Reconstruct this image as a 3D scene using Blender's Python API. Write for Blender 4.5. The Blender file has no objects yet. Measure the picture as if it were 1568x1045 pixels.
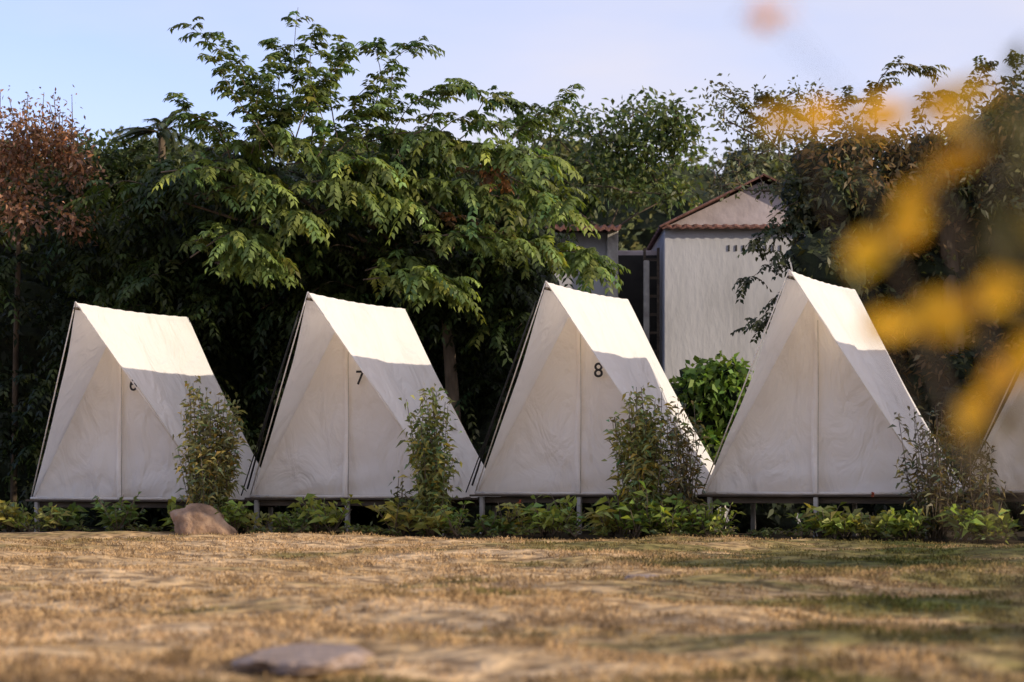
import bpy, math, random
import numpy as np
from mathutils import Vector, Matrix
rng=np.random.default_rng(7); random.seed(7)
sc=bpy.context.scene
F=3702.0; CH=0.55; HY=745.0; CX=784.0
def P(px,py,d): return np.array([(px-CX)/F*d, d, CH+(HY-py)/F*d])
TH=math.radians(22); U=np.array([math.cos(TH),-math.sin(TH),0]); V=np.array([math.sin(TH),math.cos(TH),0])
R0=np.array([.758,27.0])
def rowpos(px,dist):
    k=(px-CX)/F
    d=(dist+V[0]*R0[0]+V[1]*R0[1])/(V[0]*k+V[1])
    return k*d,d
def gh(x,y):
    x=np.asarray(x,float);y=np.asarray(y,float)
    h=.022*np.sin(x*1.3+2.1*np.sin(y*.7))+.020*np.sin(y*2.3+1.7*np.sin(x*1.1+1))+.012*np.sin(x*4.1+y*3.3+np.sin(x*2))+.010*np.sin(x*7.3-y*5.9+np.sin(y*3))
    f=np.clip((60-np.hypot(x,y))/20,0,1)
    return h*f-.01
# ---------------------------------------------------------------- materials
def newmat(name):
    m=bpy.data.materials.new(name); m.use_nodes=True
    nt=m.node_tree; b=nt.nodes['Principled BSDF']; return m,nt,b
def N(nt,t,**k):
    n=nt.nodes.new(t)
    for a,v in k.items(): setattr(n,a,v)
    return n
def ramp(nt,stops):
    r=N(nt,'ShaderNodeValToRGB'); e=r.color_ramp.elements
    e[0].position=stops[0][0]; e[0].color=(*stops[0][1],1)
    e[1].position=stops[-1][0]; e[1].color=(*stops[-1][1],1)
    for p,c in stops[1:-1]:
        x=e.new(p); x.color=(*c,1)
    return r
def noise_mat(name,stops,scale=5,rough=.8,bump=.3,detail=6,stretch=(1,1,1),bscale=None,metal=0):
    m,nt,b=newmat(name)
    tc=N(nt,'ShaderNodeTexCoord'); mp=N(nt,'ShaderNodeMapping'); mp.inputs['Scale'].default_value=stretch
    nt.links.new(tc.outputs['Object'],mp.inputs[0])
    n=N(nt,'ShaderNodeTexNoise'); n.inputs['Scale'].default_value=scale; n.inputs['Detail'].default_value=detail
    nt.links.new(mp.outputs[0],n.inputs['Vector'])
    r=ramp(nt,stops); nt.links.new(n.outputs['Fac'],r.inputs[0]); nt.links.new(r.outputs[0],b.inputs['Base Color'])
    b.inputs['Roughness'].default_value=rough; b.inputs['Metallic'].default_value=metal
    n2=N(nt,'ShaderNodeTexNoise'); n2.inputs['Scale'].default_value=bscale or scale*3; n2.inputs['Detail'].default_value=6
    nt.links.new(mp.outputs[0],n2.inputs['Vector'])
    bp=N(nt,'ShaderNodeBump'); bp.inputs['Strength'].default_value=bump; bp.inputs['Distance'].default_value=.03
    nt.links.new(n2.outputs['Fac'],bp.inputs['Height']); nt.links.new(bp.outputs[0],b.inputs['Normal'])
    return m
def leaf_mat(name,trans=.35,rough=.5):
    m,nt,b=newmat(name)
    a=N(nt,'ShaderNodeAttribute'); a.attribute_name='Col'
    nt.links.new(a.outputs['Color'],b.inputs['Base Color'])
    b.inputs['Roughness'].default_value=rough; b.inputs['Specular IOR Level'].default_value=.35
    t=N(nt,'ShaderNodeBsdfTranslucent'); mx=N(nt,'ShaderNodeMixShader'); mx.inputs[0].default_value=trans
    mu=N(nt,'ShaderNodeMix',data_type='RGBA',blend_type='MULTIPLY'); mu.inputs[0].default_value=1
    nt.links.new(a.outputs['Color'],mu.inputs[6]); mu.inputs[7].default_value=(1.5,1.5,.7,1)
    nt.links.new(mu.outputs[2],t.inputs['Color'])
    nt.links.new(b.outputs[0],mx.inputs[1]); nt.links.new(t.outputs[0],mx.inputs[2])
    nt.links.new(mx.outputs[0],nt.nodes['Material Output'].inputs['Surface'])
    return m
M_leaf=leaf_mat('foliage_leaf'); M_petal=leaf_mat('petal',.45,.6)
M_bark=noise_mat('bark',[(.3,(.05,.035,.022)),(.7,(.16,.12,.08))],8,.9,.6,stretch=(1,1,.3))
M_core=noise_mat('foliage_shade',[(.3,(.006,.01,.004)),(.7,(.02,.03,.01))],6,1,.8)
M_wood=noise_mat('weathered_timber',[(.3,(.04,.03,.022)),(.7,(.12,.09,.065))],6,.85,.4,stretch=(.4,3,3))
M_post=noise_mat('painted_post',[(.3,(.26,.24,.22)),(.7,(.5,.48,.44))],6,.8,.3)
M_rope=noise_mat('dark_webbing',[(.3,(.01,.01,.01)),(.7,(.03,.03,.03))],40,.8,.2)
M_ink=noise_mat('stencil_ink',[(.3,(.01,.01,.012)),(.7,(.04,.04,.045))],60,.8,.1)
M_rock=noise_mat('rock',[(.25,(.11,.07,.045)),(.5,(.30,.19,.12)),(.75,(.45,.32,.22))],5,.9,.9)
M_slab=noise_mat('sandstone_slab',[(.3,(.20,.14,.10)),(.7,(.36,.27,.22))],9,.9,.8)
M_wall=noise_mat('limewashed_wall',[(.2,(.28,.28,.29)),(.42,(.44,.44,.46)),(.75,(.52,.52,.55))],1.4,.9,.25,stretch=(1,1,.35),bscale=14)
M_gable=noise_mat('gable_plaster',[(.3,(.34,.29,.29)),(.7,(.48,.42,.44))],3,.9,.3)
M_tile=noise_mat('rust_tile',[(.3,(.08,.035,.025)),(.7,(.22,.10,.08))],7,.85,.5)
M_dark=noise_mat('dark_opening',[(.3,(.008,.008,.008)),(.7,(.03,.028,.025))],3,.8,.1)
def canvas():
    m,nt,b=newmat('tent_canvas')
    tc=N(nt,'ShaderNodeTexCoord')
    n=N(nt,'ShaderNodeTexNoise'); n.inputs['Scale'].default_value=1.3; n.inputs['Detail'].default_value=8; n.inputs['Roughness'].default_value=.65
    oi=N(nt,'ShaderNodeObjectInfo'); ad=N(nt,'ShaderNodeVectorMath',operation='ADD')
    cr=N(nt,'ShaderNodeCombineXYZ'); ml=N(nt,'ShaderNodeMath',operation='MULTIPLY'); ml.inputs[1].default_value=37
    nt.links.new(oi.outputs['Random'],ml.inputs[0]); nt.links.new(ml.outputs[0],cr.inputs[0])
    nt.links.new(tc.outputs['Object'],ad.inputs[0]); nt.links.new(cr.outputs[0],ad.inputs[1])
    nt.links.new(ad.outputs[0],n.inputs['Vector'])
    r=ramp(nt,[(.25,(.76,.735,.70)),(.45,(.86,.855,.85)),(.7,(.88,.88,.88))]); nt.links.new(n.outputs['Fac'],r.inputs[0])
    sp=N(nt,'ShaderNodeSeparateXYZ'); nt.links.new(tc.outputs['Object'],sp.inputs[0])
    n3=N(nt,'ShaderNodeTexNoise'); n3.inputs['Scale'].default_value=5; nt.links.new(ad.outputs[0],n3.inputs['Vector'])
    sm=N(nt,'ShaderNodeMath',operation='MULTIPLY_ADD'); sm.inputs[1].default_value=-.35; nt.links.new(n3.outputs['Fac'],sm.inputs[0]); nt.links.new(sp.outputs[2],sm.inputs[2])
    mr=N(nt,'ShaderNodeMapRange'); mr.inputs[1].default_value=-.18; mr.inputs[2].default_value=.10; mr.inputs[3].default_value=.3; mr.inputs[4].default_value=0
    nt.links.new(sm.outputs[0],mr.inputs[0])
    mx=N(nt,'ShaderNodeMix',data_type='RGBA'); nt.links.new(mr.outputs[0],mx.inputs[0]); nt.links.new(r.outputs[0],mx.inputs[6]); mx.inputs[7].default_value=(.5,.45,.38,1)
    nt.links.new(mx.outputs[2],b.inputs['Base Color']); b.inputs['Roughness'].default_value=.9; b.inputs['Specular IOR Level'].default_value=.15
    n2=N(nt,'ShaderNodeTexNoise'); n2.inputs['Scale'].default_value=1.8; n2.inputs['Detail'].default_value=4; n2.inputs['Distortion'].default_value=1.5
    mpx=N(nt,'ShaderNodeMapping'); mpx.inputs['Scale'].default_value=(1.3,1.3,.7); nt.links.new(ad.outputs[0],mpx.inputs[0])
    nt.links.new(mpx.outputs[0],n2.inputs['Vector'])
    bp=N(nt,'ShaderNodeBump'); bp.inputs['Strength'].default_value=.8; bp.inputs['Distance'].default_value=.12
    nt.links.new(n2.outputs['Fac'],bp.inputs['Height']); nt.links.new(bp.outputs[0],b.inputs['Normal'])
    t=N(nt,'ShaderNodeBsdfTranslucent'); t.inputs['Color'].default_value=(.95,.83,.68,1)
    ms=N(nt,'ShaderNodeMixShader'); ms.inputs[0].default_value=.38
    nt.links.new(b.outputs[0],ms.inputs[1]); nt.links.new(t.outputs[0],ms.inputs[2]); nt.links.new(ms.outputs[0],nt.nodes['Material Output'].inputs['Surface'])
    return m
M_canvas=canvas()
# ---------------------------------------------------------------- mesh helpers
def link(o,parent=None):
    sc.collection.objects.link(o)
    if parent is not None: o.parent=parent
    return o
def empty(name,loc=(0,0,0)):
    e=bpy.data.objects.new(name,None); e.empty_display_size=.3; e.location=loc; return link(e)
def mesh(name,v,f,mat,parent=None,smooth=False):
    me=bpy.data.meshes.new(name); me.from_pydata([tuple(map(float,p)) for p in v],[],f); me.update()
    if smooth:
        for p in me.polygons:p.use_smooth=True
    me.materials.append(mat); return link(bpy.data.objects.new(name,me),parent)
def boxes(name,lst,mat,parent=None,bev=.004):
    v=[];f=[]
    for (a,b) in lst:
        x0,y0,z0=a;x1,y1,z1=b;k=len(v)
        v+=[(x0,y0,z0),(x1,y0,z0),(x1,y1,z0),(x0,y1,z0),(x0,y0,z1),(x1,y0,z1),(x1,y1,z1),(x0,y1,z1)]
        f+=[[k+i for i in q] for q in ((0,3,2,1),(4,5,6,7),(0,1,5,4),(1,2,6,5),(2,3,7,6),(3,0,4,7))]
    o=mesh(name,v,f,mat,parent)
    if bev:
        m=o.modifiers.new('b','BEVEL'); m.width=bev; m.segments=1
    return o
class Tubes:
    def __init__(s): s.v=[];s.f=[]
    def add(s,pts,r0,r1,n=6):
        pts=[np.array(p,float) for p in pts]; k0=len(s.v); m=len(pts)
        for i,p in enumerate(pts):
            t=pts[min(i+1,m-1)]-pts[max(i-1,0)]; t/=np.linalg.norm(t)+1e-9
            a=np.cross(t,[0.3,1,.2]); a/=np.linalg.norm(a)+1e-9; b=np.cross(t,a)
            r=r0+(r1-r0)*i/(m-1)
            for j in range(n):
                w=2*math.pi*j/n; s.v.append(p+r*(a*math.cos(w)+b*math.sin(w)))
        for i in range(m-1):
            for j in range(n):
                q=k0+i*n; s.f.append([q+j,q+(j+1)%n,q+n+(j+1)%n,q+n+j])
        s.f.append([k0+j for j in range(n)][::-1]); s.f.append([k0+(m-1)*n+j for j in range(n)])
    def build(s,name,mat,parent): return mesh(name,s.v,s.f,mat,parent,True)
def nrm(a): return a/(np.linalg.norm(a,axis=-1,keepdims=True)+1e-9)
class Leaves:
    def __init__(s): s.c=[];s.d=[];s.s=[];s.L=[];s.W=[];s.k=[]
    def add(s,c,d,L,W,col,up=None):
        n=len(c); d=nrm(d)
        if up is None: up=rng.normal(size=(n,3))+np.array([0,0,.8])
        side=nrm(np.cross(d,up))
        s.c.append(c);s.d.append(d);s.s.append(side);s.L.append(np.broadcast_to(L,(n,)));s.W.append(np.broadcast_to(W,(n,)));s.k.append(np.broadcast_to(col,(n,3)))
    def build(s,name,mat,parent=None,droop=.12):
        c=np.concatenate(s.c);d=np.concatenate(s.d);sd=np.concatenate(s.s);L=np.concatenate(s.L)[:,None];W=np.concatenate(s.W)[:,None];k=np.concatenate(s.k)
        n=len(c); nr=np.cross(sd,d)
        tip=c+d*L-np.array([0,0,1])*L*droop
        mid=c+d*L*.45
        v=np.stack([c,mid+sd*W/2+nr*W*.15,tip,mid-sd*W/2+nr*W*.15],1).reshape(-1,3)
        me=bpy.data.meshes.new(name)
        me.vertices.add(4*n); me.vertices.foreach_set('co',v.astype(np.float32).ravel())
        me.loops.add(4*n); me.loops.foreach_set('vertex_index',np.arange(4*n,dtype=np.int32))
        me.polygons.add(n); me.polygons.foreach_set('loop_start',np.arange(0,4*n,4,dtype=np.int32))
        try: me.polygons.foreach_set('loop_total',np.full(n,4,dtype=np.int32))
        except Exception: pass
        me.update(calc_edges=True)
        a=me.attributes.new('Col','FLOAT_COLOR','POINT')
        kc=np.concatenate([np.clip(k,0,1),np.ones((n,1))],1); a.data.foreach_set('color',np.repeat(kc,4,axis=0).astype(np.float32).ravel())
        me.materials.append(mat); return link(bpy.data.objects.new(name,me),parent)
def vary(col,n,amt=.25,hue=.12):
    col=np.array(col); b=np.exp(rng.normal(size=(n,1))*amt)
    h=rng.normal(size=(n,1))*hue
    return np.clip(col*b*np.concatenate([1+h,np.ones((n,1)),1-h],1),0,1)
def fronds(LV,base,dirs,L,droop,pairs,ll,lw,col,amt=.25):
    n=len(base); dirs=nrm(dirs); Lr=(L*rng.uniform(.7,1.2,n))[:,None]
    fc=vary(col,n,amt)
    for i in range(pairs):
        t=.12+.88*i/(pairs-1)
        pos=base+dirs*Lr*t-np.array([0,0,1])*droop*Lr*t*t
        tan=nrm(dirs-np.array([0,0,1])*2*droop*t)
        side=nrm(np.cross(tan,np.array([0,0,1.0])+rng.normal(size=(n,3))*.1))
        for sg in (-1,1):
            d=side*sg*.75+tan*.5+np.array([0,0,-.45])+rng.normal(size=(n,3))*.15
            LV.add(pos,d,ll*rng.uniform(.75,1.15,n)*(1-.35*abs(t-.5)),lw,fc*rng.uniform(.8,1.2,(n,1)),up=np.cross(side*sg,tan)*sg+rng.normal(size=(n,3))*.3+np.array([0,0,.5]))
def branch_fronds(LV,TB,pts,nf,L=.45,ll=.13,col=(.07,.11,.02),r=.02,droop=.5,spread=1.0,pairs=8,amt=.25,lw=.05,wig=0.0):
    pts=np.array(pts,float); m=24
    seg=np.linspace(0,len(pts)-1,m); i0=np.clip(seg.astype(int),0,len(pts)-2); f=(seg-i0)[:,None]
    q=pts[i0]*(1-f)+pts[i0+1]*f
    for _ in range(6): q[1:-1]=(q[:-2]+q[2:]+2*q[1:-1])/4
    if wig: q=q+wig*np.sin(np.linspace(0,rng.uniform(4,8),m))[:,None]*rng.normal(size=3)
    if TB is not None: TB.add(q[::3],r,r*.3,5)
    t=rng.uniform(.08,1,nf)**.85; ix=np.clip((t*(m-1)).astype(int),0,m-2)
    base=q[ix]+rng.normal(size=(nf,3))*.03
    tan=nrm(q[ix+1]-q[ix])
    rd=rng.normal(size=(nf,3)); rd[:,2]=abs(rd[:,2])*.5
    d=nrm(rd)*spread+tan*.7
    fronds(LV,base,d,L,droop,pairs,ll,lw,col,amt)
def clumps(LV,cs,rs,n,ll,lw,col,amt=.3,flat=.75,camt=.25,surf=.5):
    for c,r in zip(cs,rs):
        k=max(8,int(n*r*r)); u=nrm(rng.normal(size=(k,3))); rad=r*rng.uniform(0,1,(k,1))**surf*(1+.35*np.sin(u[:,:1]*5+c[0]*3)*np.cos(u[:,2:]*4+c[2]*2))
        p=c+u*rad*np.array([1,1,flat])
        cc=np.array(col)*np.exp(rng.normal()*camt)
        d=u*.7+rng.normal(size=(k,3))*.6+np.array([0,0,-.25])
        LV.add(p,d,ll*rng.uniform(.6,1.3,k),lw*rng.uniform(.7,1.2,k),vary(cc,k,amt))
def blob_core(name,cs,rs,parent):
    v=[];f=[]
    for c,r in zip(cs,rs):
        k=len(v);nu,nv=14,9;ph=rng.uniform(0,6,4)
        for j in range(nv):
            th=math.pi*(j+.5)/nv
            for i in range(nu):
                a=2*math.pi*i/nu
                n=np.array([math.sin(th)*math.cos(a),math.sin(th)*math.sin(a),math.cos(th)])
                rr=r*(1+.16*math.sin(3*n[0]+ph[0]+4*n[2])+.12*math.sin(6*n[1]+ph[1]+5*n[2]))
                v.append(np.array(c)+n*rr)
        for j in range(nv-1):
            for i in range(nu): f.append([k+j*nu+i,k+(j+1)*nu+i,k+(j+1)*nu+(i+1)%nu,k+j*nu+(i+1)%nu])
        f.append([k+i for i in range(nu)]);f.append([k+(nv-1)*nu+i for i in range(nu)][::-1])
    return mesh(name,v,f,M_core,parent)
# ---------------------------------------------------------------- ground
def axis(lo,hi,step,far):
    a=list(np.arange(lo,hi+1e-6,step)); s=step;x=hi
    while x<far: s*=1.6;x+=s;a.append(x)
    s=step;x=lo
    while x>-far: s*=1.6;x-=s;a.insert(0,x)
    return np.array(a)
xs=axis(-9,9,.12,2500);ys=axis(3,34,.12,2500)
X,Y=np.meshgrid(xs,ys); Z=gh(X,Y)
vv=np.stack([X,Y,Z],-1).reshape(-1,3); nx=len(xs);ny=len(ys)
idx=np.arange(nx*ny).reshape(ny,nx)
ff=np.stack([idx[:-1,:-1],idx[:-1,1:],idx[1:,1:],idx[1:,:-1]],-1).reshape(-1,4)
def ground_mat(name,blade=False):
    m,nt,b=newmat(name)
    g=N(nt,'ShaderNodeNewGeometry'); mp=N(nt,'ShaderNodeMapping'); mp.inputs['Scale'].default_value=(.42,.58,0); mp.inputs['Location'].default_value=(3.3,1.7,0)
    nt.links.new(g.outputs['Position'],mp.inputs[0])
    n=N(nt,'ShaderNodeTexNoise'); n.inputs['Scale'].default_value=1; n.inputs['Detail'].default_value=7; n.inputs['Roughness'].default_value=.64
    nt.links.new(mp.outputs[0],n.inputs['Vector'])
    sp=N(nt,'ShaderNodeSeparateXYZ'); nt.links.new(g.outputs['Position'],sp.inputs[0])
    gx=N(nt,'ShaderNodeMapRange'); gx.inputs[1].default_value=-.6; gx.inputs[2].default_value=3.2; gx.inputs[3].default_value=.075; gx.inputs[4].default_value=-.11
    nt.links.new(sp.outputs[0],gx.inputs[0])
    ad=N(nt,'ShaderNodeMath',operation='ADD'); nt.links.new(n.outputs['Fac'],ad.inputs[0]); nt.links.new(gx.outputs[0],ad.inputs[1])
    r=ramp(nt,[(.32,(.085,.095,.024)),(.43,(.26,.21,.075)),(.52,(.58,.39,.19)),(.72,(.76,.54,.31))])
    nt.links.new(ad.outputs[0],r.inputs[0])
    n2=N(nt,'ShaderNodeTexNoise'); n2.inputs['Scale'].default_value=7; n2.inputs['Detail'].default_value=6
    nt.links.new(g.outputs['Position'],n2.inputs['Vector'])
    r2=ramp(nt,[(.38,(.34,.32,.31)),(.6,(1,1,1))]); nt.links.new(n2.outputs['Fac'],r2.inputs[0])
    mu=N(nt,'ShaderNodeMix',data_type='RGBA',blend_type='MULTIPLY'); mu.inputs[0].default_value=1
    nt.links.new(r.outputs[0],mu.inputs[6]); nt.links.new(r2.outputs[0],mu.inputs[7])
    out=mu.outputs[2]
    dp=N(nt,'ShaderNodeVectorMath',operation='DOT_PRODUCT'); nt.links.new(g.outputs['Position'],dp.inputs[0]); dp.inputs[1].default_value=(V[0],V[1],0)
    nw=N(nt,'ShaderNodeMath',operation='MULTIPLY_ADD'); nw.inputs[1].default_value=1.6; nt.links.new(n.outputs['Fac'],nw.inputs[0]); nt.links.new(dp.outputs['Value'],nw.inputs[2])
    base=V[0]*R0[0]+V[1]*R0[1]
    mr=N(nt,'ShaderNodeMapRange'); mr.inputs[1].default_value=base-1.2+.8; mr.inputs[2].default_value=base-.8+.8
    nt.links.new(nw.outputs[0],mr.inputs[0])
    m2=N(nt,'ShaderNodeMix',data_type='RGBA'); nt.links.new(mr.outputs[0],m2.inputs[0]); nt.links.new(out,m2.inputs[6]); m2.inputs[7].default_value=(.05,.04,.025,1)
    nt.links.new(m2.outputs[2],b.inputs['Base Color']); b.inputs['Roughness'].default_value=.95; b.inputs['Specular IOR Level'].default_value=.1
    if blade:
        t=N(nt,'ShaderNodeBsdfTranslucent'); nt.links.new(m2.outputs[2],t.inputs[0]); ms=N(nt,'ShaderNodeMixShader'); ms.inputs[0].default_value=.35
        nt.links.new(b.outputs[0],ms.inputs[1]);nt.links.new(t.outputs[0],ms.inputs[2]);nt.links.new(ms.outputs[0],nt.nodes['Material Output'].inputs['Surface'])
    else:
        bp=N(nt,'ShaderNodeBump'); bp.inputs['Strength'].default_value=.9; bp.inputs['Distance'].default_value=.05
        nt.links.new(n2.outputs['Fac'],bp.inputs['Height']);nt.links.new(bp.outputs[0],b.inputs['Normal'])
    return m
mesh('ground',vv,ff.tolist(),ground_mat('dry_lawn'),None,True)
n=230000
d=rng.uniform(5.5,26.3,n); x=rng.uniform(-1,1,n)*(d*.24+.6)
tuft=np.sin(x*3.1+1.5*np.sin(d*2.2))*np.sin(d*2.7+1.3*np.sin(x*2.6))+.5*np.sin(x*9+d*7)
keep=rng.uniform(0,1,n)<np.clip(.4+.5*tuft,.06,1); x=x[keep];d=d[keep];tf=tuft[keep]; n=len(x)
dist=V[0]*(x-R0[0])+V[1]*(d-R0[1]); k2=dist<-.95; 
k2&=~((np.abs(x+.66)<.2)&(np.abs(d-7.55)<.4)&(rng.uniform(0,1,n)<.85)); k2&=~((np.abs(x-.77)<.1)&(np.abs(d-14.2)<.2))
x=x[k2];d=d[k2];tf=tf[k2]; n=len(x)
GL=Leaves(); base=np.stack([x,d,gh(x,d)-.004],1)
dd=rng.normal(size=(n,3))*.5; dd[:,2]=1
GL.add(base,dd,(.018+.036*np.clip(.5+.5*tf,0,1.2))*rng.uniform(.5,1.5,n),.009,(.2,.2,.1))
g=GL.build('lawn_grass',ground_mat('grass_blade',True),None,.3)
# ---------------------------------------------------------------- tents
H=2.29;W=1.26;LB=1.6;OV=1.02
def grid(name,fn,ns,nt_,mat,parent):
    v=[];f=[]
    for i in range(ns+1):
        for j in range(nt_+1): v.append(fn(i/ns,j/nt_))
    for i in range(ns):
        for j in range(nt_):
            a=i*(nt_+1)+j; f.append([a,a+1,a+nt_+2,a+nt_+1])
    return mesh(name,v,f,mat,parent,True)
def tent(cx,cy,bz,num,seed,rope=True):
    rs=np.random.default_rng(seed); ph=rs.uniform(0,6.28,8)
    e=empty('canvas_tent',(cx,cy,bz)); e.rotation_euler=(0,0,-TH+rs.normal()*.008)
    def roof(sg):
        def fn(s,t):
            v0=-OV*(1-s); v=v0+(LB-v0)*t
            v+= .06*math.sin(math.pi*s)*(1-t)**3 - .07*math.sin(math.pi*s)*t**3
            z=H*(1-s); u=W*s
            if v>=0: env=math.sin(math.pi*min(1,v/LB)); 
            else: env=-.5*min(1,-v/.6)
            sn=math.sin(math.pi*s)
            w=-.07*sn*max(env,0)+.03*sn*min(env,0)*(-1)*(-1 if sg<0 else -.3)
            w+=abs(env)*sn*.024*(math.sin(6*v+ph[0]+3*s)+.7*math.sin(10*s+ph[1]-3*v)+.5*math.sin(7*v-11*s+ph[6]))
            w+=abs(env)*.016*math.sin(v*16+ph[2])*max(0,s-.65)*3
            w+=.006*math.sin(v*24+ph[5])*max(0,1-s*7)
            sag=-.022*math.sin(math.pi*t)*(1-s)
            return (sg*(u+.876*w),v,z+.48*w+sag)
        return fn
    for sg,nm in ((1,'roof_panel_right'),(-1,'roof_panel_left')):
        grid(nm,roof(sg),34,38,M_canvas,e)
    def wall(y0,bul):
        def fn(s,t):
            z=(H-.06)*s; hw=(W-.022)*(1-s)-.004; u=-hw+2*hw*t
            ed=math.sin(math.pi*t)**.5 if 0<t<1 else 0
            r1=math.hypot(u+W,z)+1e-6; a1=math.atan2(z,u+W)
            rad=.012*math.sin(a1*26+ph[6])*math.exp(-r1*1.3)*min(1,r1*3)
            return (u,y0+bul*math.sin(math.pi*t)*math.sin(math.pi*s)+ed*(rad+.022*math.sin(u*7+ph[3]+2.5*z)*(1-s)+.014*math.sin(z*9+u*4+ph[4])*(1-.5*s)+.018*math.sin(z*19-u*3+ph[7])*max(0,1-s*4)),z)
        return fn
    grid('front_wall',wall(0,-.02),50,50,M_canvas,e); grid('rear_wall',wall(LB,.02),16,16,M_canvas,e)
    def flap(s,t): 
        z=.005+(H-.35)*s; return (-.03+.06*t+.012*math.sin(z*4+ph[5]),-.062-.014*math.sin(math.pi*t)-.006*math.sin(z*9),z)
    grid('door_flap',flap,24,3,M_canvas,e)
    T=Tubes(); T.add([(.034,-.065,.01),(.040,-.07,.9),(.034,-.066,H-.45)],.0035,.0035); T.build('door_zip',M_post,e)
    T=Tubes(); T.add([(-W,-.03,0.012),(0,-.045,.008),(W,-.03,0.012)],.016,.016); T.build('front_hem',M_canvas,e)
    T=Tubes(); T.add([(0,-OV-.03,H-.07),(0,LB+.01,H-.07)],.016,.016,8); T.build('ridge_pole',M_wood,e)
    T=Tubes()
    for sg in (-1,1):
        T.add([(sg*.0,-OV-.01,H+.008),(sg*(W+.01),-.01,.01)],.008,.008)
    T.build('edge_webbing',M_canvas,e)
    if rope:
        T=Tubes(); T.add([(-.2,-OV+.1,H-.3),(-.74,-.50,1.08),(-W-.04,-.02,.1)],.012,.012)
        T.add([(-.14,-OV+.05,H-.2),(-W-.10,-.06,.02)],.008,.008)
        T.build('guy_rope',M_rope,e)
    L=[]
    y=-.06
    while y<LB+.1:
        L.append(((-W-.06,y,-.028),(W+.06,y+.115,-.004))); y+=.122
    boxes('deck_boards',L,M_wood,e)
    boxes('joists',[((-W,.05,-.1),(W,.10,-.031)),((-W,LB-.05,-.1),(W,LB,-.031)),((-W,LB/2,-.1),(W,LB/2+.05,-.031))],M_wood,e)
    boxes('support_posts',[((xx-.024,yy-.0,-bz-.05),(xx+.024,yy+.05,-.102 if yy>.1 else -.031)) for xx in (-W+.08,0,W-.08) for yy in (-.04,LB-.05)],M_post,e)
    if num:
        cu=bpy.data.curves.new('number_'+'mark','FONT'); cu.body=num; cu.size=.23; cu.extrude=.001
        cu.offset=.002
        o=bpy.data.objects.new('number',cu); cu.materials.append(M_ink); link(o,e); o.location=({'7':.135,'8':.195,'6':.15}[num],-.085,1.30); o.rotation_euler=(math.pi/2,0,0)
    return e
tent(-4.68,29.0,.393,'6',1,False); tent(-1.895,27.95,.422,'7',2); tent(.758,27,.4625,'8',3); tent(3.23,25.65,.467,None,4,False); tent(5.83,24.6,.49,None,5,False)
# ---------------------------------------------------------------- house
def house():
    d=36.0; e=empty('plastered_house',(P(1017,745,d)[0],d,0))
    s=d/F
    def z(py): return CH+(HY-py)*s
    wtop=z(348); w=2.9
    boxes('walls',[((0,0,-.1),(w,4,wtop))],M_wall,e,.01)
    ap=(w*.5); az=wtop+.68
    mesh('gable',[(.02,.01,wtop),(w-.02,.01,wtop),(ap,.01,az),(.02,3.95,wtop),(w-.02,3.95,wtop),(ap,3.95,az)],[[0,1,2],[3,5,4]],M_gable,e)
    for sg,nm in ((0,'roof_left'),(1,'roof_right')):
        v=[];f=[];n1=40;n2=8
        for i in range(n1+1):
            yy=-.16+4.5*i/n1
            for j in range(n2+1):
                t=j/n2; xx=(-.08+(ap+.08)*t) if sg==0 else (w+.08-(ap+.08)*t); zz=wtop-.03+(az-wtop+.08)*t+.015*math.sin(i*1.57)
                v.append((xx,yy,zz+.03))
        for i in range(n1):
            for j in range(n2):
                a=i*(n2+1)+j;f.append([a,a+1,a+n2+2,a+n2+1])
        o=mesh(nm,v,f,M_tile,e); so=o.modifiers.new('s','SOLIDIFY'); so.thickness=.025
    v=[];f=[];n1=80
    for i in range(n1+1):
        xx=-.04+(w+.08)*i/n1; b=.025*abs(math.sin(i*.8))
        v+=[(xx,-.02,wtop+.02+b),(xx,-.16,wtop-.03+b)]
    for i in range(n1): f.append([2*i,2*i+1,2*i+3,2*i+2])
    o=mesh('eave_tiles',v,f,M_tile,e); so=o.modifiers.new('s','SOLIDIFY'); so.thickness=.025
    boxes('vent_slots',[((.95+i*.11,-.012,wtop-.36),(.975+i*.11,.01,wtop-.27)) for i in range(8)],M_dark,e,0)
    return e
house()
def shed():
    d=36.5; e=empty('garden_shed',(0,d,0)); s=d/F
    X=lambda px:(px-CX)*s
    z=lambda py:CH+(HY-py)*s
    boxes('walls',[((X(820),0,-.1),(X(938),3,z(356)))],M_wall,e,.01)
    boxes('pillars',[((X(929),-.16,-.1),(X(946),-.02,z(352))),((X(985),-.1,-.1),(X(994),.0,z(400)))],M_post,e,.01)
    boxes('back_room',[((X(950),1.2,-.1),(X(1014),3,z(372)))],M_gable,e,.01)
    boxes('window_frame',[((X(985),-.02,z(560)),(X(989),.03,z(380))),((X(1006),-.02,z(560)),(X(1010),.03,z(380)))]+[((X(989)+.003,-.01,z(q)),(X(1006)-.003,.02,z(q-4))) for q in range(400,560,28)],M_wood,e,0)
    boxes('window_opening',[((X(951),1.16,z(600)),(X(1013),1.19,z(380)))],M_dark,e,0)
    v=[];f=[];n1=60
    for i in range(n1+1):
        xx=X(800)+(X(950)-X(800))*i/n1;b=.03*math.sin(i*1.3)
        v+=[(xx,-.5,z(352)+b),(xx,3.2,z(318)+b)]
    for i in range(n1): f.append([2*i,2*i+2,2*i+3,2*i+1])
    o=mesh('tin_roof',v,f,M_tile,e); so=o.modifiers.new('s','SOLIDIFY'); so.thickness=.05
    return e
shed()
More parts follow.
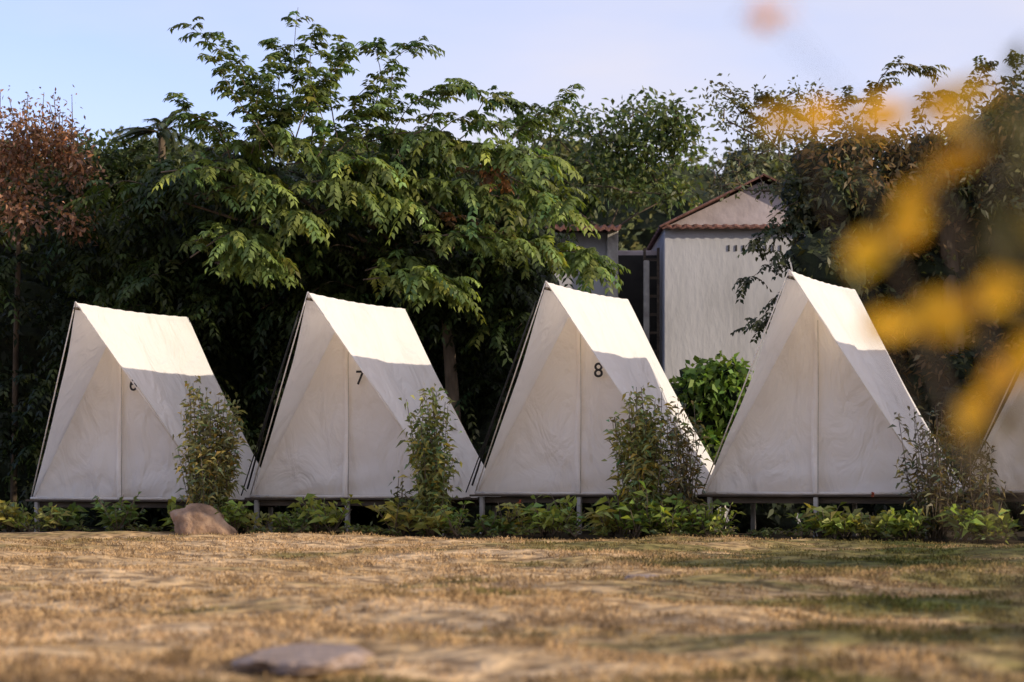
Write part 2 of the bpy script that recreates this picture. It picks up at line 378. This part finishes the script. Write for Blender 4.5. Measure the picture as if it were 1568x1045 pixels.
# ---------------------------------------------------------------- vegetation
GREEN=(.07,.105,.028); RUST=(.22,.12,.08)
def tree(name,x,y): return empty(name,(0,0,0))
e=tree('feathery_tree',0,0); LV=Leaves();TB=Tubes()
tb=P(690,815,31.6); fork=P(680,430,31.6)
TB.add([tb,P(696,650,31.6),P(688,540,31.6),fork],.11,.07,8)
def lim(*a): return [P(*q) for q in a]
mains=[lim((680,430,31.6),(560,340,31.5),(500,270,31.4),(480,220,31.2)),lim((680,430,31.6),(520,350,31.2),(430,280,31),(400,230,31)),
 lim((680,430,31.6),(650,320,31.5),(610,240,31.3),(600,200,31)),lim((680,430,31.6),(780,320,31.6),(850,240,31.6)),
 lim((680,430,31.6),(440,360,31.3),(280,310,31.2)),lim((680,430,31.6),(700,350,31),(640,300,30.8))]
for m in mains: TB.add(m,.04,.012,6)
ups=[((478,230),(462,110),(445,-5)),((440,220),(430,130),(425,55)),((410,230),(360,100),(280,25)),((430,240),(370,160),(320,90)),((350,240),(300,170),(262,145)),
 ((520,220),(515,130),(505,60)),((560,210),(585,120),(570,65)),((590,200),(610,90),(655,60)),((640,210),(670,150),(725,130)),((500,200),(475,100),(485,25)),
 ((450,210),(500,120),(545,80)),((700,220),(740,160),(790,155)),((780,230),(830,170),(880,145)),((560,230),(540,150),(610,100)),((420,210),(390,120),(325,55)),
 ((600,230),(640,150),(690,130)),((400,230),(390,160),(415,90)),((640,230),(700,180),(760,190)),((360,250),(340,190),(300,190)),((460,230),(430,150),(375,120)),
 ((420,240),(440,180),(480,130)),((520,240),(540,190),(590,160)),((480,240),(500,180),(470,120)),((380,240),(410,190),(440,150))]
for u in ups:
    dd=rng.uniform(30,31.5); pts=[P(p[0]+rng.normal()*4,p[1]+rng.normal()*4,dd) for p in u]
    branch_fronds(LV,TB,pts,29,L=.26,ll=.12,col=np.array((.115,.155,.045))*rng.uniform(.8,1.2),r=.010,droop=.5,spread=.8,pairs=6,wig=.05,lw=.045)
tiers=[((560,270),(680,280),(800,320)),((640,370),(730,345),(840,385)),((250,262),(330,245),(420,275)),((430,300),(500,290),(560,300)),((470,330),(560,300),(640,310)),((600,440),(650,420),(700,440)),
 ((290,380),(350,350),(400,370)),((380,320),(440,320),(470,330)),((300,300),(380,290),(440,310)),((760,270),(830,290),(870,320)),((700,230),(780,230),(860,250)),((330,400),(380,385),(440,395)),
 ((560,420),(620,400),(660,430)),((440,250),(520,240),(600,260)),((560,210),(640,200),(720,220)),((330,230),(400,215),(470,225)),((840,395),(890,385),(925,410))]
for u in tiers:
    for q in range(2):
        dd=rng.uniform(30.3,31.0); j=rng.normal(size=(3,2))*7; pts=[P(p[0]+j[i][0],p[1]+j[i][1],dd-.25*i) for i,p in enumerate(u)]
        branch_fronds(LV,TB,pts,26,L=.38,ll=.135,col=(.15,.20,.055),r=.011,droop=.65,spread=.9,pairs=8,amt=.35)  # raised leaf colour paints the sunlit highlights of the tiers
for i in range(185):
    px=rng.uniform(200,850); lo=160+ (abs(px-560)/350)**2*80; py=lo+50+rng.uniform(0,1)**1.1*(280-.1*abs(px-600)); dd=rng.uniform(31.1,32.9)
    w=rng.uniform(40,100)*rng.choice([-1,1])
    if px+w>860 and py>290: w=-abs(w)
    p0=P(px,py,dd);p1=P(px+w*.5,py-14,dd-.2);p2=P(px+w,py+12,dd-.4)
    dk=1.0 if py<300 else .6  # lower fronds get a darker colour, shade painted into the leaves
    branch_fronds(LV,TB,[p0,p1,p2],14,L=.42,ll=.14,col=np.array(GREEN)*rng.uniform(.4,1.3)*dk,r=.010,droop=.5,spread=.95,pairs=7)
for u in [((700,270),(740,250),(770,290)),((660,340),(720,330),(760,350)),((740,230),(765,235),(775,270))]:
    branch_fronds(LV,TB,[P(p[0],p[1],30.5) for p in u],9,L=.3,ll=.1,col=(.24,.12,.06),r=.01,droop=.5,spread=.8,pairs=6)
LV.build('foliage',M_leaf,e); TB.build('trunk_and_limbs',M_bark,e)
e=tree('hedgerow',0,0); LV=Leaves(); cs=[];rs=[]
for i in range(150):
    px=rng.uniform(-160,870); top=265+40*math.sin(px*.011)+(0 if px>150 else 10); py=rng.uniform(top+50,790); dd=rng.uniform(33,34.2)
    if px>800 and py<480: continue
    cs.append(P(px,py,dd)); rs.append(rng.uniform(.5,.8))
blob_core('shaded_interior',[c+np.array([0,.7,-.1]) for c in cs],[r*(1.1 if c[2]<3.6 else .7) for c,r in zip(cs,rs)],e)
clumps(LV,cs,rs,290,.16,.075,(.028,.040,.016),.3)
cs2=[P(rng.uniform(-60,320),rng.uniform(240,330),33.4) for _ in range(30)];clumps(LV,cs2,[.5]*30,420,.14,.06,(.055,.075,.026),.3)
for i in range(220):
    px=rng.uniform(-60,870);py=rng.uniform(300,760);dd=rng.uniform(31.6,32.6)
    if px>800 and py<480: continue
    w=rng.uniform(30,80)*rng.choice([-1,1]); dk=np.interp(py,[300,480],[.85,.3])  # leaf colour darkened downwards to paint in the hedge's deep shade
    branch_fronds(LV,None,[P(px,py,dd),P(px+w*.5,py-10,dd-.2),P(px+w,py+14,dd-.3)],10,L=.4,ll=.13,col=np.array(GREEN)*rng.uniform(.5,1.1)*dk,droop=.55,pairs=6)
LV.build('foliage',M_leaf,e)
e=tree('undergrowth',0,0); LV=Leaves(); cs=[];rs=[]
for i in range(90):
    px=rng.uniform(-60,1640); x,dd=rowpos(px,rng.uniform(2.8,4.2)); cs.append(np.array([x,dd,rng.uniform(.1,1.0 if px<1000 else .8)])); rs.append(rng.uniform(.35,.55))
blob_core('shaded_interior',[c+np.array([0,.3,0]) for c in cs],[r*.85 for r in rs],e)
clumps(LV,cs,rs,340,.12,.06,(.03,.042,.016)); LV.build('foliage',M_leaf,e)
e=tree('russet_tree',0,0); LV=Leaves();TB=Tubes();cs=[];rs=[]
for i in range(40):
    px=rng.uniform(-120,140);py=rng.uniform(180,345)+max(0,px-60)*.4;cs.append(P(px,py,31.3+rng.uniform(-.4,.6)));rs.append(rng.uniform(.22,.45))
clumps(LV,cs,rs,900,.085,.045,RUST,.35,surf=.8)
TB.add([P(20,800,32.8),P(25,500,32.8),P(30,330,31.5)],.05,.03,7)
for i in range(16):
    px=rng.uniform(-40,110); x1=px+rng.uniform(-25,25); b=P(px,260,31.5);t=P(x1,rng.uniform(135,200),31.5)
    TB.add([b,(b+t)/2+.03,t],.012,.004,4)
    k=50; f=rng.uniform(0,1,(k,1)); LV.add(b*(1-f)+t*f+rng.normal(size=(k,3))*.07,rng.normal(size=(k,3)),.07,.03,vary(RUST,k,.35))
LV.build('foliage',M_leaf,e);TB.build('trunk_and_limbs',M_bark,e)
e=tree('green_tree',0,0); LV=Leaves();cs=[];rs=[];TB=Tubes()
for i in range(40):
    px=rng.uniform(-140,260);cs.append(P(px,rng.uniform(225,330)+ (35 if px<40 else 0)-30*(px<10),34.5));rs.append(rng.uniform(.35,.6))
for c in cs: TB.add([P(100,500,34.5),(P(100,500,34.5)+c)/2,c],.03,.01,5)
clumps(LV,cs,rs,620,.11,.055,(.075,.095,.035));LV.build('foliage',M_leaf,e);TB.add([P(100,820,34.5),P(102,650,34.5),P(100,495,34.5)],.12,.08,7);TB.build('trunk_and_limbs',M_bark,e)
e=tree('palm_tree',0,0);LV=Leaves();TB=Tubes();c=P(248,205,33.2)
TB.add([P(250,800,33.5),P(248,500,33.4),c],.10,.05,8)
for i in range(18):
    a=rng.uniform(0,2*math.pi);el=rng.uniform(.15,1.2);dr=np.array([math.cos(a)*math.cos(el),math.sin(a)*math.cos(el)*.8,math.sin(el)]);Lf=rng.uniform(.5,.78)
    m=30;t=np.linspace(.1,1,m)[:,None];pos=c+dr*Lf*t-np.array([0,0,.28])*t*t
    TB.add(pos[::5],.008,.003,4)
    tan=nrm(dr-np.array([0,0,.9])*t);side=nrm(np.cross(tan,[0,0,1.]))
    for sg in(-1,1): LV.add(pos,side*sg*.6+tan*.8+np.array([0,0,-.05]),.24*(1.1-.6*t[:,0]),.018,vary((.07,.09,.045),m,.15),up=np.tile([0,0,1.],(m,1)))
LV.build('fronds',M_leaf,e,.25);TB.build('trunk',M_bark,e)
def crown(name,pts,r,n,ll,lw,col,d,base,jd=.6,core=True,amt=.3,surf=.6,limb=.03,fkdy=60):
    e=tree(name,0,0);LV=Leaves();TB=Tubes();cs=[P(px,py,d+rng.uniform(-jd,jd)) for px,py in pts];rs=[r*rng.uniform(.7,1.25) for _ in pts]
    bb=P(base[0],base[1],d); fk=P(base[0],max(p[1] for p in pts)+fkdy,d); bb[2]=-.1
    TB.add([bb,(bb+fk)/2+np.array([.06,0,0]),fk],.11,.06,8)
    nodes=[fk]
    for c in sorted(cs,key=lambda q:q[2]):
        b=min(nodes,key=lambda q:np.linalg.norm((q-c)*np.array([1,1,.7]))+ (9 if q[2]>c[2] else 0))
        TB.add([b,(b+c)/2+rng.normal(size=3)*.06,c],limb*.7,limb*.35,5); nodes.append(c)
    if core: blob_core('shaded_interior',[c+np.array([0,.15,-.15]) for c in cs],[q*.6 for q in rs],e)
    clumps(LV,cs,rs,n,ll,lw,col,amt,surf=surf)
    LV.build('foliage',M_leaf,e);TB.build('trunk_and_limbs',M_bark,e);return e
pts=[(rng.uniform(790,1060),rng.uniform(160,300)) for _ in range(64)]
pts=[p for p in pts if p[1]>150+abs(p[0]-970)*.2]
crown('broadleaf_tree',pts,.40,500,.135,.065,(.085,.115,.04),39,(930,800),core=False)
pts=[(rng.uniform(1090,1270),rng.uniform(140,300)) for _ in range(60)]
crown('sparse_tree',pts,.27,440,.085,.04,(.09,.095,.055),33.5,(1262,800),core=False,surf=.9,limb=.02,fkdy=30)
e=tree('distant_woodland',0,0);LV=Leaves();cs=[];rs=[]
for i in range(260):
    px=rng.uniform(-900,2600);cs.append(P(px,rng.uniform(265,298)+12*math.sin(px*.02),75)+np.array([0,rng.uniform(-2,3),0]));rs.append(rng.uniform(.9,1.7))
for i in range(200):
    px=rng.uniform(-900,2600);cs.append(P(px,rng.uniform(300,760),73));rs.append(rng.uniform(2,2.6))
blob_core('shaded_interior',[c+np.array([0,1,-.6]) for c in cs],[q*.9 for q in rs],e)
clumps(LV,cs,rs,75,.3,.16,(.14,.15,.065));LV.build('foliage',M_leaf,e)
e=tree('vine_covered_tree',0,0);LV=Leaves();TB=Tubes();cs=[];rs=[]
for i in range(185):
    px=rng.uniform(1195,1760);top=228-(px-1200)*.22
    py=rng.uniform(top,730) if i%3 else rng.uniform(top,top+120)
    if px<1225+ (max(0,py-330))*.25: continue
    cs.append(P(px,py,rng.uniform(29.5,31.5)));rs.append(rng.uniform(.3,.55))
blob_core('shaded_interior',[c+np.array([0,.5,-.12]) for c in cs if True],[q*.5 if c[2]>4.0 else q*.9 for c,q in zip(cs,rs)],e)
for c,r in zip(cs,rs):
    dk=float(np.interp(c[2],[1.5,3.5],[.6,1]))  # shade of the lower crown put into the leaf colour
    col=[(.06,.07,.028),(.17,.11,.05),(.08,.075,.03),(.24,.15,.06)][rng.integers(0,4)]
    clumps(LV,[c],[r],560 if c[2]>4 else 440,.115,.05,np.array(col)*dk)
for u in [((1300,210),(1360,100),(1435,100)),((1440,190),(1500,130),(1510,90)),((1520,200),(1555,120),(1560,85)),((1200,240),(1150,170),(1120,135)),((1340,190),(1330,150),(1360,130)),((1250,200),(1200,160),(1175,150)),((1330,240),(1260,260),(1215,330)),((1400,190),(1420,150),(1460,140)),((1270,200),(1280,160),(1300,150))]:
    branch_fronds(LV,TB,[P(p[0],p[1],30.5) for p in u],26,L=.2,ll=.09,col=(.14,.13,.05),r=.01,droop=.4,spread=.6,pairs=6,lw=.035,wig=.03)
TB.add([P(1480,830,30.5),P(1470,600,30.5),P(1450,350,30.5)],.18,.1,8)
LV.build('foliage',M_leaf,e);TB.build('trunk_and_limbs',M_bark,e)
e=tree('overhanging_branches',0,0);LV=Leaves();TB=Tubes()
for u in [((1290,380),(1200,390),(1130,440)),((1280,430),(1210,450),(1160,490)),((1270,330),(1200,350),(1150,375)),((1280,480),(1200,490),(1110,510)),((1260,300),(1190,320),(1180,400)),((1290,520),(1240,520),(1180,540)),
  ((1280,290),(1220,270),(1160,290)),((1300,340),(1240,330),(1200,420)),((1300,400),(1240,400),(1210,470)),((1290,300),(1230,310),(1200,360))]:
    branch_fronds(LV,TB,[P(p[0],p[1],30.2+rng.uniform(-.2,.3)) for p in u],20,L=.22,ll=.085,col=(.05,.06,.03),r=.008,droop=.4,spread=.8,pairs=5,wig=.03)
cs=[P(rng.uniform(1225,1310),rng.uniform(280,560),30.8) for _ in range(30)];clumps(LV,cs,[.27]*30,520,.09,.045,(.045,.05,.026),surf=.9)
LV.build('foliage',M_leaf,e);TB.build('limbs',M_bark,e)
e=tree('leafy_shrub',0,0);LV=Leaves();cs=[P(rng.uniform(1045,1150),rng.uniform(565,700),29.8+rng.uniform(-.3,.3)) for _ in range(26)]
clumps(LV,cs,[.25]*26,1100,.12,.08,(.13,.21,.04));blob_core('shaded_interior',[c+np.array([0,.3,-.1]) for c in cs],[.2]*26,e);LV.build('foliage',M_leaf,e)
def reed(px,py_top,wpx,dist,col,ns=22,nl=26,ll=.12,lw=.03):
    e=tree('bamboo_shrub',0,0);LV=Leaves();TB=Tubes();x0,d0=rowpos(px,dist)
    ht=CH+(HY-py_top)*d0/F; w=wpx*d0/F
    for i in range(ns):
        a=rng.uniform(0,6.28);r=rng.uniform(0,.38)*w; hh=ht*rng.uniform(.5,1.05)
        b=np.array([x0+math.cos(a)*r*.5,d0+math.sin(a)*r*.5,0]); t=np.array([x0+math.cos(a)*r*1.2+rng.normal()*.07,d0+math.sin(a)*r*.9,hh])
        m=b*.5+t*.5+rng.normal(size=3)*.04
        TB.add([b,m,t],.006,.003,4)
        k=nl; f=rng.uniform(.05,1,(k,1))**.8; pos=b*(1-f)**2+2*m*f*(1-f)+t*f*f+rng.normal(size=(k,3))*.05
        dr=rng.normal(size=(k,3))*.75;dr[:,2]=rng.normal(size=k)*.5+.3
        LV.add(pos,dr,ll*rng.uniform(.6,1.2,k),lw,vary(col,k,.35,.2))
    LV.build('foliage',M_leaf,e,.35);TB.build('canes',M_bark,e)
reed(318,598,120,-.75,(.25,.24,.10),46,60,lw=.036);reed(664,600,84,-.75,(.22,.24,.085),40,58,lw=.036);reed(985,598,112,-.7,(.25,.25,.09),46,60,lw=.036)
reed(1050,620,85,-.6,(.16,.14,.07),22,40);reed(1430,630,105,-.7,(.12,.11,.055),30,40);reed(1500,660,60,-.6,(.12,.11,.05),16,30);reed(615,725,34,-.6,(.11,.12,.04),6,18)
e=tree('flower_bed_plants',0,0);LV=Leaves();TB=Tubes()
def plant(px,dist,ht,col,k=26,ll=.15,lw=.06,sp=.35):
    x,d=rowpos(px,dist);b=np.array([x,d,0.])
    ns=6
    for s in range(ns):
        a=rng.uniform(0,6.28);t=b+np.array([math.cos(a)*ht*sp,math.sin(a)*ht*sp*.9,ht*rng.uniform(.6,1)])
        TB.add([b,(b+t)/2+[0,0,.02],t],.006,.003,4)
        kk=k//ns+2;f=rng.uniform(.35,1,(kk,1));pos=b*(1-f)+t*f
        dr=rng.normal(size=(kk,3));dr[:,2]=rng.uniform(-.1,1.3,kk)
        LV.add(pos,dr,ll*rng.uniform(.6,1.2,kk),lw,vary(col,kk,.3,.12))
centres=[-20,5,30,75,100,175,190,283,360,385,440,465,490,610,650,690,745,770,785,845,870,930,965,1000,1030,1055,1085,1245,1265,1280,1330,1380,1400,1480,1530,1600]
for c0 in centres:
    col=[(.17,.23,.05),(.23,.27,.06),(.12,.17,.045),(.26,.25,.07)][rng.integers(0,4)]
    big=rng.uniform()<.5; h0=rng.uniform(.24,.48)
    for q in range(rng.integers(3,5)):
        plant(c0+rng.normal()*10,rng.uniform(-1.05,-.6),h0*rng.uniform(.6,1.1),col,26,.19 if big else .13,.06 if big else .042,.5)
for i in range(95):
    px=rng.uniform(-40,1620)
    plant(px,rng.uniform(-1.15,-.6),rng.uniform(.05,.14),(.11,.13,.04),14,.09,.03,.9)
for px,h in ((990,.55),(1075,.48),(850,.45),(1010,.5),(370,.42),(940,.45)):
    plant(px+rng.normal()*12,-.95,h,(.2,.27,.06),34,.17,.06)
LV.build('foliage',M_leaf,e,.3);TB.build('stems',M_bark,e)
LV=Leaves()
for px,py in ((795,768),(1335,757)):
    x,d=rowpos(px,-.9);c=np.array([[x,d,CH+(HY-py)*d/F]]);k=8;LV.add(np.repeat(c,k,0),rng.normal(size=(k,3)),.035,.03,vary((.35,.09,.06),k,.2))
LV.build('blossoms',M_petal,e)
def rock(name,c,s,seed,mat,flat=False):
    import bmesh
    from mathutils import noise
    bm=bmesh.new();bmesh.ops.create_icosphere(bm,subdivisions=4,radius=1)
    for v in bm.verts:
        p=v.co.copy();n=noise.fractal(p*1.1+Vector((seed,0,0)),.8,2,4)
        q=p*(1+.28*n)
        if not flat: q.x+=.25*q.z*-1
        if flat: q.z=max(-1,min(1,q.z*3)) 
        v.co=Vector((q.x*s[0],q.y*s[1],q.z*s[2]))
    me=bpy.data.meshes.new(name);bm.to_mesh(me);bm.free();me.materials.append(mat)
    for p in me.polygons:p.use_smooth=not flat
    o=link(bpy.data.objects.new(name,me));o.location=c;return o
x,d=rowpos(312,-1.2);rock('boulder',(x,d,.08),(.33,.22,.27),3,M_rock)
rock('stone_slab',(-.66,7.6,.012),(.19,.45,.016),5,M_slab,True)
rock('stone_slab',(P(985,890,14.2)[0],14.2,.008),(.10,.2,.020),8,M_slab,True)
# ---------------------------------------------------------------- trees to the right of frame (they throw the evening shade over the lawn)
for (tx,ty,hh,rr,kk) in ((7.0,3.2,3.0,1.0,20),(9.5,6.2,3.3,1.1,18),(8.5,10.5,3.0,1.0,20),(10.5,13.5,3.8,1.1,16),(9,16.8,2.9,1.0,20),(8.5,20.0,2.1,.8,16),(12,3.0,4.2,1.2,14),(9.5,28.5,4.6,1.6,34),(13,29.5,6,1.8,34)):
    e=tree('garden_tree',0,0);LV=Leaves();TB=Tubes();fk=np.array([tx,ty,hh*.45]);TB.add([(tx,ty,-.1),(tx+.08,ty,hh*.2),fk],.13,.08,8);cs=[];rs=[]
    for i in range(kk):
        u=nrm(rng.normal(size=3));c=np.array([tx,ty,hh*.68])+u*rr*rng.uniform(.4,1)*np.array([1,1,.6]);cs.append(c);rs.append(rng.uniform(.3,.5));TB.add([fk,(fk+c)/2+rng.normal(size=3)*.07,c],.03,.01,5)
    clumps(LV,cs,rs,380,.13,.06,(.06,.09,.02));LV.build('foliage',M_leaf,e);TB.build('trunk_and_limbs',M_bark,e)
# ---------------------------------------------------------------- flowering bush close to the camera
e=tree('yellow_flowering_bush',0,0);LV=Leaves();TB=Tubes();LF=Leaves()
D=1.9
root=np.array([.72,2.2,0])
fl=[((1430,280),(.72,.62),.085),((1355,365),(.72,.45),.065),((1490,458),(.95,.22),.09),((1400,500),(.92,.15),.065),((1515,600),(.6,.75),.075),((1555,545),(.7,.65),.055),((1290,180),(1,.02),.07),((1400,168),(1,.08),.08),((1215,188),(.95,-.05),.05),((1475,150),(1,.05),.05)]
for (px,py),(dx,dz),L in fl:
    c=P(px,py,D+rng.uniform(-.1,.15))
    stem=root+(c-root)*np.array([.7,.8,.6])
    TB.add([root,stem,c],.0022,.0012,5)
    k=8
    dr=np.array([dx,0,dz])+rng.normal(size=(k,3))*np.array([.12,.3,.12]); dr[k//2:]*=-1
    LV.add(np.repeat(c[None],k,0)+rng.normal(size=(k,3))*.004,dr,L*rng.uniform(.5,.75,k),L*.25,vary((.62,.37,.02),k,.12,.05),up=np.tile([0,-1.,.3],(k,1))+rng.normal(size=(k,3))*.3)
for px,py,c in ((1160,12,(.75,.45,.3)),(1190,22,(.75,.5,.35))):
    c0=P(px,py,D);TB.add([root+np.array([.05,0,0]),root*.3+c0*.7+np.array([.12,0,0]),c0],.0008,.0004,4)
    k=6;LV.add(np.repeat(c0[None],k,0),rng.normal(size=(k,3)),.022,.012,vary(c,k,.1))
for i in range(44):
    px=rng.uniform(1490,1680);py=rng.choice([rng.uniform(130,230),rng.uniform(300,400),rng.uniform(480,740)]);c=P(px,py,D+rng.uniform(0,.3))
    TB.add([root,root*.4+c*.6+np.array([.05,0,0]),c],.0013,.0008,4)
    LF.add(np.repeat(c[None],2,0),rng.normal(size=(2,3)),.05,.018,vary((.09,.085,.03),2,.3))
LV.build('petals',M_petal,e);TB.build('stems',M_bark,e);LF.build('leaves',M_leaf,e)
# ---------------------------------------------------------------- light
EL=math.radians(16.5);AZ=math.radians(110)
S=Vector((math.sin(AZ)*math.cos(EL),math.cos(AZ)*math.cos(EL),math.sin(EL)))
sl=bpy.data.lights.new('sun','SUN');sl.energy=5;sl.angle=math.radians(.5);sl.color=(1,.84,.63)
so=link(bpy.data.objects.new('sun',sl));so.rotation_euler=S.to_track_quat('Z','Y').to_euler()
w=bpy.data.worlds.new('World');sc.world=w;w.use_nodes=True;nt=w.node_tree
bg=nt.nodes['Background'];bg.inputs[1].default_value=.15
sk=N(nt,'ShaderNodeTexSky',sky_type='NISHITA');sk.sun_disc=False;sk.sun_elevation=EL;sk.sun_rotation=AZ;sk.altitude=200;sk.air_density=1.0;sk.dust_density=.6;sk.ozone_density=2.5
gn=N(nt,'ShaderNodeMix',data_type='RGBA',blend_type='MULTIPLY');gn.inputs[0].default_value=1;nt.links.new(sk.outputs[0],gn.inputs[6]);gn.inputs[7].default_value=(1.9,1.5,1.75,1);gn.clamp_result=False
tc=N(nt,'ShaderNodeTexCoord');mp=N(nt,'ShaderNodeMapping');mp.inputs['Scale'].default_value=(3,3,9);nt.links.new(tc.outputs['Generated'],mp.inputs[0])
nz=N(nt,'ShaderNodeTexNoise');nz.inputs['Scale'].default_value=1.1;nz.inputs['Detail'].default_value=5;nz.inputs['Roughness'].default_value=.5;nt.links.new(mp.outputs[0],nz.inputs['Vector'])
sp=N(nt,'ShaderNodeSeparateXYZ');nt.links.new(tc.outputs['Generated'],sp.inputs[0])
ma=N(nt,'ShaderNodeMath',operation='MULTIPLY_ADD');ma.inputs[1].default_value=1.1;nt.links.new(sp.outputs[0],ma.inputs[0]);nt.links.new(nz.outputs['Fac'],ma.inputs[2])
mb=N(nt,'ShaderNodeMath',operation='MULTIPLY_ADD');mb.inputs[1].default_value=-.45;nt.links.new(sp.outputs[1],mb.inputs[0]);nt.links.new(ma.outputs[0],mb.inputs[2])  # bright haze added behind the camera as fill light for the tent fronts
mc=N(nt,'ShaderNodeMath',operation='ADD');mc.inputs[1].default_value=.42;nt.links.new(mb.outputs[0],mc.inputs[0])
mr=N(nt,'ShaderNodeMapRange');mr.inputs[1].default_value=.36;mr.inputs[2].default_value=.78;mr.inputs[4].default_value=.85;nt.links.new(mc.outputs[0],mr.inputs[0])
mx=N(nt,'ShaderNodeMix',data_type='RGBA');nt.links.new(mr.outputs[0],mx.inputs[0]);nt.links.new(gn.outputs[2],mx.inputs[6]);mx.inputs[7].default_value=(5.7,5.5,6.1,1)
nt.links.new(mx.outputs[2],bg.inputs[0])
# ---------------------------------------------------------------- camera
cd=bpy.data.cameras.new('camera');cd.lens=85;cd.sensor_width=36;cd.shift_y=(HY-522.5)/1568;cd.clip_end=6000;cd.clip_start=.05
cd.dof.use_dof=True;cd.dof.focus_distance=26.8;cd.dof.aperture_fstop=2.8
co=link(bpy.data.objects.new('camera',cd));co.location=(0,0,CH);co.rotation_euler=(math.pi/2,0,0);sc.camera=co
sc.view_settings.view_transform='Standard';sc.view_settings.look='None';sc.view_settings.exposure=0
